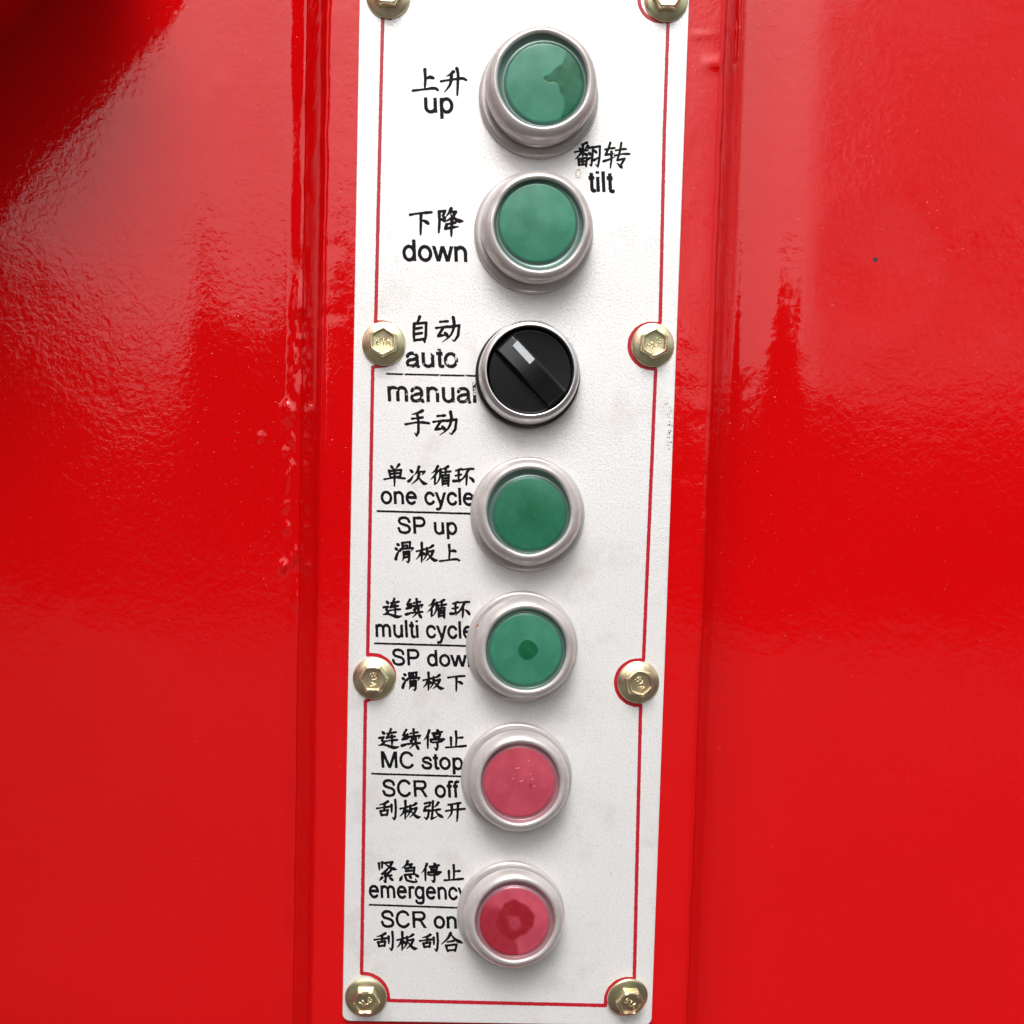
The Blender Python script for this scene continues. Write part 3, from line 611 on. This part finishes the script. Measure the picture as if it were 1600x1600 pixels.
# ------------------------------------------------------------------ bolts
def hexr(a, ac, rnd=0.0):
    """radius of a hexagon (across corners 2*ac) at angle a"""
    k = (a + math.pi / 6) % (math.pi / 3) - math.pi / 6
    flat_ = ac * math.cos(math.pi / 6) / math.cos(((a) % (math.pi / 3)) - math.pi / 6)
    return flat_ * (1 - rnd) + ac * .93 * rnd
BL = {'B': [((0, 0), (0, 10)), ((0, 10), (5, 9), (5, 6), (0, 5.2)), ((0, 5.2), (6, 4.5), (6, 1), (0, 0))], 'T': [((0, 10), (7, 10)), ((3.5, 10), (3.5, 0))], 'A': [((0, 0), (3.5, 10), (7, 0)), ((1.5, 3.5), (5.5, 3.5))],
      'Y': [((0, 10), (3.5, 5), (7, 10)), ((3.5, 5), (3.5, 0))], 'L': [((0, 10), (0, 0), (6, 0))], 'G': [((6.5, 8), (4, 10), (1, 8.5), (0, 5), (1, 1.5), (4, 0), (6.5, 1.5), (6.5, 4.5), (4, 4.5))]}
def bolt(px_, py_, hex_deg, tilt, word_, wdeg, round_recess, label, scale=1.0):
    cx, cz = M(px_, py_, .6)
    root = empty('flange_bolt', (cx, -.004 * math.sin(R(abs(tilt[0]))), cz), label, 'bolt', 'yellow zinc flange bolts holding the plate')
    root.rotation_euler = (R(tilt[0]), 0, R(tilt[1]))
    N_ = 96; angs = [2 * math.pi * i / N_ for i in range(N_)]; ho = R(hex_deg)
    fl = [(4.4, 0), (5.75, 0), (5.88, .2), (5.80, .55), (5.55, .75), (4.6, 1.0), (3.6, 1.35)]
    v, f = [], []
    for r, h in fl: v += [(r * math.cos(a) / 1000, -h / 1000, r * math.sin(a) / 1000) for a in angs]
    for k in range(len(fl) - 1):
        for i in range(N_): f.append((k * N_ + i, k * N_ + (i + 1) % N_, (k + 1) * N_ + (i + 1) % N_, (k + 1) * N_ + i))
    c_ = root; mesh('flange', v, f, ZINC, c_)
    # hexagon head with a dished top
    ac = 4.15 * scale; prof_ = [(1.0, 0.9, 0), (1.0, 3.1, 0), (.985, 3.45, .15), (.93, 3.85, .55), (.86, 4.0, .35), (.80, 3.98, .2)]
    rec = .75 if round_recess else 0.0
    prof_ += [(.76, 3.85, rec), (.735, 3.35, rec), (.70, 3.15, rec), (.35, 3.05, 1), (.001, 3.02, 1)]
    v, f = [], []
    for s_, h, rnd in prof_: v += [(hexr(a - ho, ac, rnd) * s_ * math.cos(a) / 1000, -h / 1000, hexr(a - ho, ac, rnd) * s_ * math.sin(a) / 1000) for a in angs]
    for k in range(len(prof_) - 1):
        for i in range(N_): f.append((k * N_ + i, k * N_ + (i + 1) % N_, (k + 1) * N_ + (i + 1) % N_, (k + 1) * N_ + i))
    hd = mesh('hexagon_head', v, f, ZINC, c_)
    es = hd.modifiers.new('edge', 'EDGE_SPLIT'); es.split_angle = R(32)
    # raised letters
    v, f = [], []; k_ = .155; pen = -10.5; wa = R(wdeg)
    for ch in word_:
        for st in BL[ch]:
            for a, b in zip(st[:-1], st[1:]):
                a = np.array(a, float) + (pen, -5); b = np.array(b, float) + (pen, -5); a *= k_; b *= k_
                rot = np.array([[math.cos(wa), -math.sin(wa)], [math.sin(wa), math.cos(wa)]]); a = rot @ a; b = rot @ b
                d_ = (b - a) / np.linalg.norm(b - a); n_ = np.array([-d_[1], d_[0]]); q = len(v)
                for e, s1 in ((a, -1), (b, 1)):
                    for s2 in (-1, 1): pnt = e + d_ * s1 * .1 + n_ * s2 * .17; v.append((pnt[0] / 1000, -3.0 / 1000, pnt[1] / 1000))
                for e, s1 in ((a, -1), (b, 1)):
                    for s2 in (-1, 1): pnt = e + d_ * s1 * .06 + n_ * s2 * .07; v.append((pnt[0] / 1000, -3.3 / 1000, pnt[1] / 1000))
                f += [(q + 4, q + 6, q + 7, q + 5), (q, q + 2, q + 6, q + 4), (q + 1, q + 5, q + 7, q + 3), (q, q + 4, q + 5, q + 1), (q + 2, q + 3, q + 7, q + 6)]
        pen += 8
    lt = mesh('raised_letters', v, f, ZINC, hd)
bolt(606.5, -8, 0, (0, 0), 'BTA', 0, True, 'greenish flange bolt cut by the top edge of the photo, left of the buttons')
bolt(1041, -2, 0, (0, 0), 'BTA', 0, True, 'yellow zinc flange bolt cut by the top edge, on the right side')
bolt(599.5, 537, 88, (0, 0), 'BTA', 0, False, 'brassy flange bolt left of the word auto, hexagon point upward')
bolt(1020, 539, 88, (1, 1), 'YLG', 35, False, 'brassy flange bolt level with the black knob at the right plate edge')
bolt(584.5, 1060, 1, (0, 0), 'BTA', -88, True, 'greenish yellow flange bolt left of the words SP down, with a round dished head')
bolt(997.5, 1066, 44, (1, 2), 'BTA', -65, False, 'coppery flange bolt right of the lowest green button')
bolt(572, 1558, 0, (7, 1), 'YLG', 28, False, 'flange bolt in the rounded bottom left corner of the plate')
bolt(980, 1557, -2, (13, 8), 'BTA', -35, False, 'tilted flange bolt at the bottom right corner of the plate')

# ------------------------------------------------------------------ push buttons under silicone boots
def lathe(rings_, N_=128):
    """rings: (radius mm, h mm, cx, cz) -> verts, faces"""
    v, f = [], []
    for r, h, ox, oz in rings_:
        for i in range(N_):
            a = 2 * math.pi * i / N_; v.append((ox + r / 1000 * math.cos(a), -h / 1000, oz + r / 1000 * math.sin(a)))
    for k in range(len(rings_) - 1):
        for i in range(N_): f.append((k * N_ + i, k * N_ + (i + 1) % N_, (k + 1) * N_ + (i + 1) % N_, (k + 1) * N_ + i))
    return v, f
HR, HL = 9.4, 8.2
def button(base, opening, lens, col, contact, label, seed):
    bx, bz = M(base[0], base[1], .6); br = base[2] * (334 - .6) / F
    ox_, oz_ = M(opening[0], opening[1], HR); orr = opening[2] * (334 - HR) / F
    lx_, lz_ = M(lens[0], lens[1], HL); lr = lens[2] * (334 - HL) / F
    root = empty('push_button', (bx, 0, bz), label, 'push button', 'round push buttons under silicone boots')
    dx, dz = ox_ - bx, oz_ - bz; rs = np.random.default_rng(seed)
    def off(h, k=1.0):
        t = max(0.0, (h - 1.8) / (HR - 1.8)); return dx * t, dz * t
    def body(pr): return [(r, h, *off(h)) for r, h in pr]
    wl, wm = (WELLG, LENSG) if col == 'g' else (WELLR, LENSR)
    fl_ = [(br - 3.5, .02), (br - .15, .02), (br, .25), (br, .8), (br - .22, 1.25), (br - .8, 1.6), (br - 1.5, 1.65), (br - 2.3, 1.5), (br - 3.4, 1.5)]
    v, f = lathe(body(fl_)); mesh('boot_flange', v, f, BOOT, root)
    ro = orr + 2.75
    rim = [(br - 2.4, 1.8), (ro - 1.7, 2.2), (ro - 1.75, 2.9), (ro - .7, 3.8), (ro - .08, 5.0), (ro, 6.0), (ro - .12, 7.0), (ro - .55, 8.0), (ro - 1.15, 8.8), (ro - 1.8, 9.3), (ro - 2.35, 9.45), (ro - 2.8, 9.25), (orr - .25, 8.9)]
    v, f = lathe(body(rim), 160)
    v = np.array(v); ang = np.arctan2(v[:, 2], v[:, 0]); hh = -v[:, 1] * 1000
    q = .22 * vnoise(np.cos(ang) * 2 + seed * 7, np.sin(ang) * 2 + hh * .12, 1, seed) * ss(2, 7, hh)
    v[:, 1] -= q / 1000; v[:, 0] += q / 1000 * np.cos(ang) * .8; v[:, 2] += q / 1000 * np.sin(ang) * .8
    o = mesh('boot_rim', v, f, BOOT, root); sb = o.modifiers.new('s', 'SUBSURF'); sb.levels = sb.render_levels = 1
    v, f = lathe([(ro - 2.6, 1.62, *off(1.9)), (ro - 1.55, 1.70, *off(1.9)), (ro - 1.62, 2.5, *off(2.5)), (ro - 1.2, 3.25, *off(3.2))]); mesh('boot_groove', v, f, GROOVE, root)  # dark ring, recess shade put into its colour along with grime
    # tinted wall down to the cap
    lo = (lx_ - bx, lz_ - bz); ro_ = off(HR)
    def ml(t): return (ro_[0] + (lo[0] - ro_[0]) * t, ro_[1] + (lo[1] - ro_[1]) * t)
    wall = [(orr - .1, 9.05, *ml(0)), (orr - .35, 8.6, *ml(.1)), (orr - .7, HL - .1, *ml(.4)), (lr + .75, HL - .45, *ml(.8)), (lr + .3, HL - .35, *ml(.95)), (lr + .1, HL - .05, *ml(1)), (lr - .05, HL + .02, *ml(1))]
    v, f = lathe(wall, 160); o = mesh('boot_well', v, f, wl, root); sb = o.modifiers.new('s', 'SUBSURF'); sb.levels = sb.render_levels = 1
    # membrane over the cap
    v, f, cval = [], [], []; NR, NT_ = 56, 150
    for k in range(NR + 1):
        r = lr * k / NR
        for i in range(NT_):
            a = 2 * math.pi * i / NT_; x, z = r * math.cos(a), r * math.sin(a); u, w2 = x / lr, z / lr
            c_ = float(contact(u, w2)); h = HL + .42 * (1 - (r / lr) ** 2) - .05 * c_ + .05 * float(vnoise(x * .25 + seed, z * .25, 1, seed + 3)) - .12 * max(0, (r / lr - .96) / .04)
            v.append((lo[0] + x / 1000, -h / 1000, lo[1] + z / 1000)); cval.append(c_)
    for k in range(NR):
        for i in range(NT_): f.append((k * NT_ + i, k * NT_ + (i + 1) % NT_, (k + 1) * NT_ + (i + 1) % NT_, (k + 1) * NT_ + i))
    o = mesh('button_cap', v, f, wm, root)
    at = o.data.attributes.new('contact', 'FLOAT', 'POINT'); at.data.foreach_set('value', cval)
    return root, (lo, lr)
nz = lambda x, y, s, k: float(vnoise(x + 9, y + 9, s, k))
def st(a, b, x): t = min(1, max(0, (x - a) / (b - a))); return t * t * (3 - 2 * t)
def c_up(x, y):
    n_ = .16 * nz(x, y, 3.2, 51) + .05 * nz(x, y, 9, 52); d_ = x - (.62 - .55 * math.exp(-((y - .12) / .22) ** 2)) + n_ + .12 * abs(y + .05)
    return st(-.015, .02, d_) * (.80 + .2 * nz(x, y, 5, 53))
def c_down(x, y): return .28 * st(.1, -.9, y + .2 * nz(x, y, 2, 54)) + .25 * math.exp(-((x + .22) ** 2 + (y + .02) ** 2) / .05)
def c_one(x, y): return .62 + .25 * math.exp(-((x - .05) ** 2 + (y - .1) ** 2) / .12) - .25 * st(.5, .95, y + .3 * x)
def c_multi(x, y): r = math.hypot(x - .05, y + .03) + .03 * nz(x, y, 4, 55); return .22 + .72 * st(.285, .255, r)
def c_mc(x, y): return .05 + .7 * math.exp(-((x - .32) ** 2 / .0022 + (y + .10) ** 2 / .007))
def c_em(x, y):
    a = math.atan2(y, x); r = math.hypot(x, y - .05); ro_ = .57 + .07 * nz(math.cos(a), math.sin(a), 1.7, 56) + .05 * nz(x, y, 5, 57)
    ringm = st(ro_ + .03, ro_ - .07, r) * (1 - .6 * st(.29, .16, math.hypot(x, y + .05) + .08 * nz(x, y, 6, 58)))
    left = st(-.28, -.42, x + .5 * y + .15 * nz(x, y, 3, 59)) * .8 * st(.75, .2, y)
    return max(ringm, left) * .95
BT = [
 ((841.5, 151, 90.6), (848.7, 123.5, 69.5), (850.7, 129.7, 58.8), 'g', c_up, 'topmost green button, beside the word up, with a dark patch on its right side', 1),
 ((834, 363.5, 91), (842.6, 350, 69.3), (840, 348, 59), 'g', c_down, 'green button right of the word down, second from the top', 2),
 ((824.2, 803.5, 88.7), (826.3, 799, 66.5), (827.7, 803, 56.6), 'g', c_one, 'dark green button right of the words one cycle, just below the black knob', 3),
 ((815.3, 1010, 87.4), (822.5, 1015.3, 65.2), (821.5, 1015, 56.6), 'g', c_multi, 'green button with a dark dot in its centre, right of the words multi cycle', 4),
 ((807, 1214, 87.5), (813.9, 1224, 64.8), (811.4, 1221.9, 56.2), 'r', c_mc, 'pale red button right of the words MC stop', 5),
 ((798, 1427, 85.5), (806, 1439.5, 64.7), (803.6, 1440, 55.2), 'r', c_em, 'lowest red button with a dark ring shaped patch, right of the word emergency', 6)]
roots = [button(*b) for b in BT]
# light scratches on the pale red cap
SCR = flat('pale scratch', (.75, .40, .45), .5).m
rt, (lo, lr) = roots[4]; v, f = [], []
for ux, uy, ln, an in [(-.07, .4, .16, 8), (.06, .04, .14, 15), (.36, .10, .07, -35), (.42, -.10, .08, 0), (-.18, .1, .05, 10), (.24, .62, .05, 20), (.3, .24, .04, 60)]:
    r2 = ux * ux + uy * uy; h = HL + .42 * (1 - r2) + .06; a = R(an); q = len(v); l_ = ln * lr / 2; w_ = .10
    for s1, s2 in ((-1, 0), (-.3, -1), (.5, -.9), (1, 0), (.4, 1), (-.5, .8)):
        x = ux * lr + s1 * l_ * math.cos(a) - s2 * w_ * math.sin(a); z = uy * lr + s1 * l_ * math.sin(a) + s2 * w_ * math.cos(a); v.append((lo[0] + x / 1000, -h / 1000, lo[1] + z / 1000))
    f.append(tuple(range(q, q + 6)))
mesh('scratches', v, f, SCR, rt, smooth=False)
# orange speck of dirt on the boot with the dark dot
rt = roots[3][0]; bx, bz = rt.location.x, rt.location.z
cx, cz = M(746.5, 977, 3.0); ORG = flat('orange dirt', (.45, .17, .01), .6).m
v = [(cx - bx, -.0036, cz - bz)]; 
for i in range(8): a = 2 * math.pi * i / 8; v.append((cx - bx + .0003 * math.cos(a), -.0026, cz - bz + .0005 * math.sin(a)))
mesh('dirt_speck', v, [(0, 1 + i, 1 + (i + 1) % 8) for i in range(8)], ORG, rt)

# ------------------------------------------------------------------ selector knob
KB = (824.5, 586.5, 80.5); bx, bz = M(KB[0], KB[1], .8); kr_ = KB[2] * 333.2 / F
root = empty('selector_knob', (bx, 0, bz), 'black rotary selector knob with a pale index mark in a chrome ring', 'selector knob')
v, f = lathe([(8, .02, 0, 0), (kr_ - .1, .02, 0, 0), (kr_, .2, 0, 0), (kr_, 1.5, 0, 0), (kr_ - .2, 2.0, 0, 0), (kr_ - 1.4, 2.2, 0, 0), (kr_ - 1.6, 3.2, 0, 0)]); mesh('base_ring', v, f, GREY, root)
tx, tz = M(828.8, 578.6, 7.4); dx, dz = tx - bx, tz - bz; rr = 77.6 * (334 - 7) / F; ri = 67.2 * (334 - 7.4) / F
def ofs(h): t = (h - 2) / 5.4; return dx * t, dz * t
cp = [(rr - .9, 2.2), (rr - .1, 2.6), (rr + .05, 3.1), (rr, 5.2), (rr - .1, 5.5), (rr - .05, 5.8), (rr - .15, 6.3), (rr - .45, 6.9), (rr - .85, 7.3), (rr - 1.3, 7.5), (ri + .25, 7.6), (ri + .05, 7.5), (ri, 7.1), (ri - .03, 4.5)]
v, f = lathe([(r, h, *ofs(h)) for r, h in cp], 160); o = mesh('chrome_ring', v, f, CHROME, root); o.modifiers.new('e', 'EDGE_SPLIT').split_angle = R(50)
# knob face: low dish with a raised grip bar running diagonally
NG = 150; R0 = ri - .06; a_ = R(-45); v, f = [], []; idx = {}
for j in range(NG + 1):
    for i in range(NG + 1):
        u = (i / NG * 2 - 1); w2 = (j / NG * 2 - 1)
        # square -> disc
        x = u * math.sqrt(1 - w2 * w2 / 2) * R0; z = w2 * math.sqrt(1 - u * u / 2) * R0
        s_ = x * math.cos(a_) + z * math.sin(a_); t_ = -x * math.sin(a_) + z * math.cos(a_)   # along, across the bar
        side = float(ss(3.35, 2.65, np.array(abs(t_ + .15 * 0)))); end = float(ss(11.4, 9.5, np.array(abs(s_))))
        r_ = math.hypot(x, z) / R0
        low = 5.6 + (.25 if t_ > 0 else -.05) * r_ ** 2 - 1.3 * st(.93, 1.0, r_)
        h = low + (8.6 - .012 * s_ * s_ - low) * side * end
        v.append((ofs(7)[0] + x / 1000, -h / 1000, ofs(7)[1] + z / 1000))
for j in range(NG):
    for i in range(NG): q = j * (NG + 1) + i; f.append((q, q + 1, q + NG + 2, q + NG + 1))
kn = mesh('knob_face', v, f, BLACK, root)
v = []
for px_, py_ in ((808.5, 532), (835.8, 561), (827.8, 569), (800.8, 540.3)):
    x, z = M(px_, py_, 8.55); s2 = ((x - bx) ** 2 + (z - bz) ** 2) * 1e6; v.append((x - bx, -(8.62 - .0) / 1000, z - bz))
v += [(a, -.0078, c) for a, b, c in v[:4]]
mesh('index_mark', v, [(0, 1, 2, 3)] + [(i, i + 4, (i + 1) % 4 + 4, (i + 1) % 4) for i in range(4)], WHITEM, root, smooth=False)
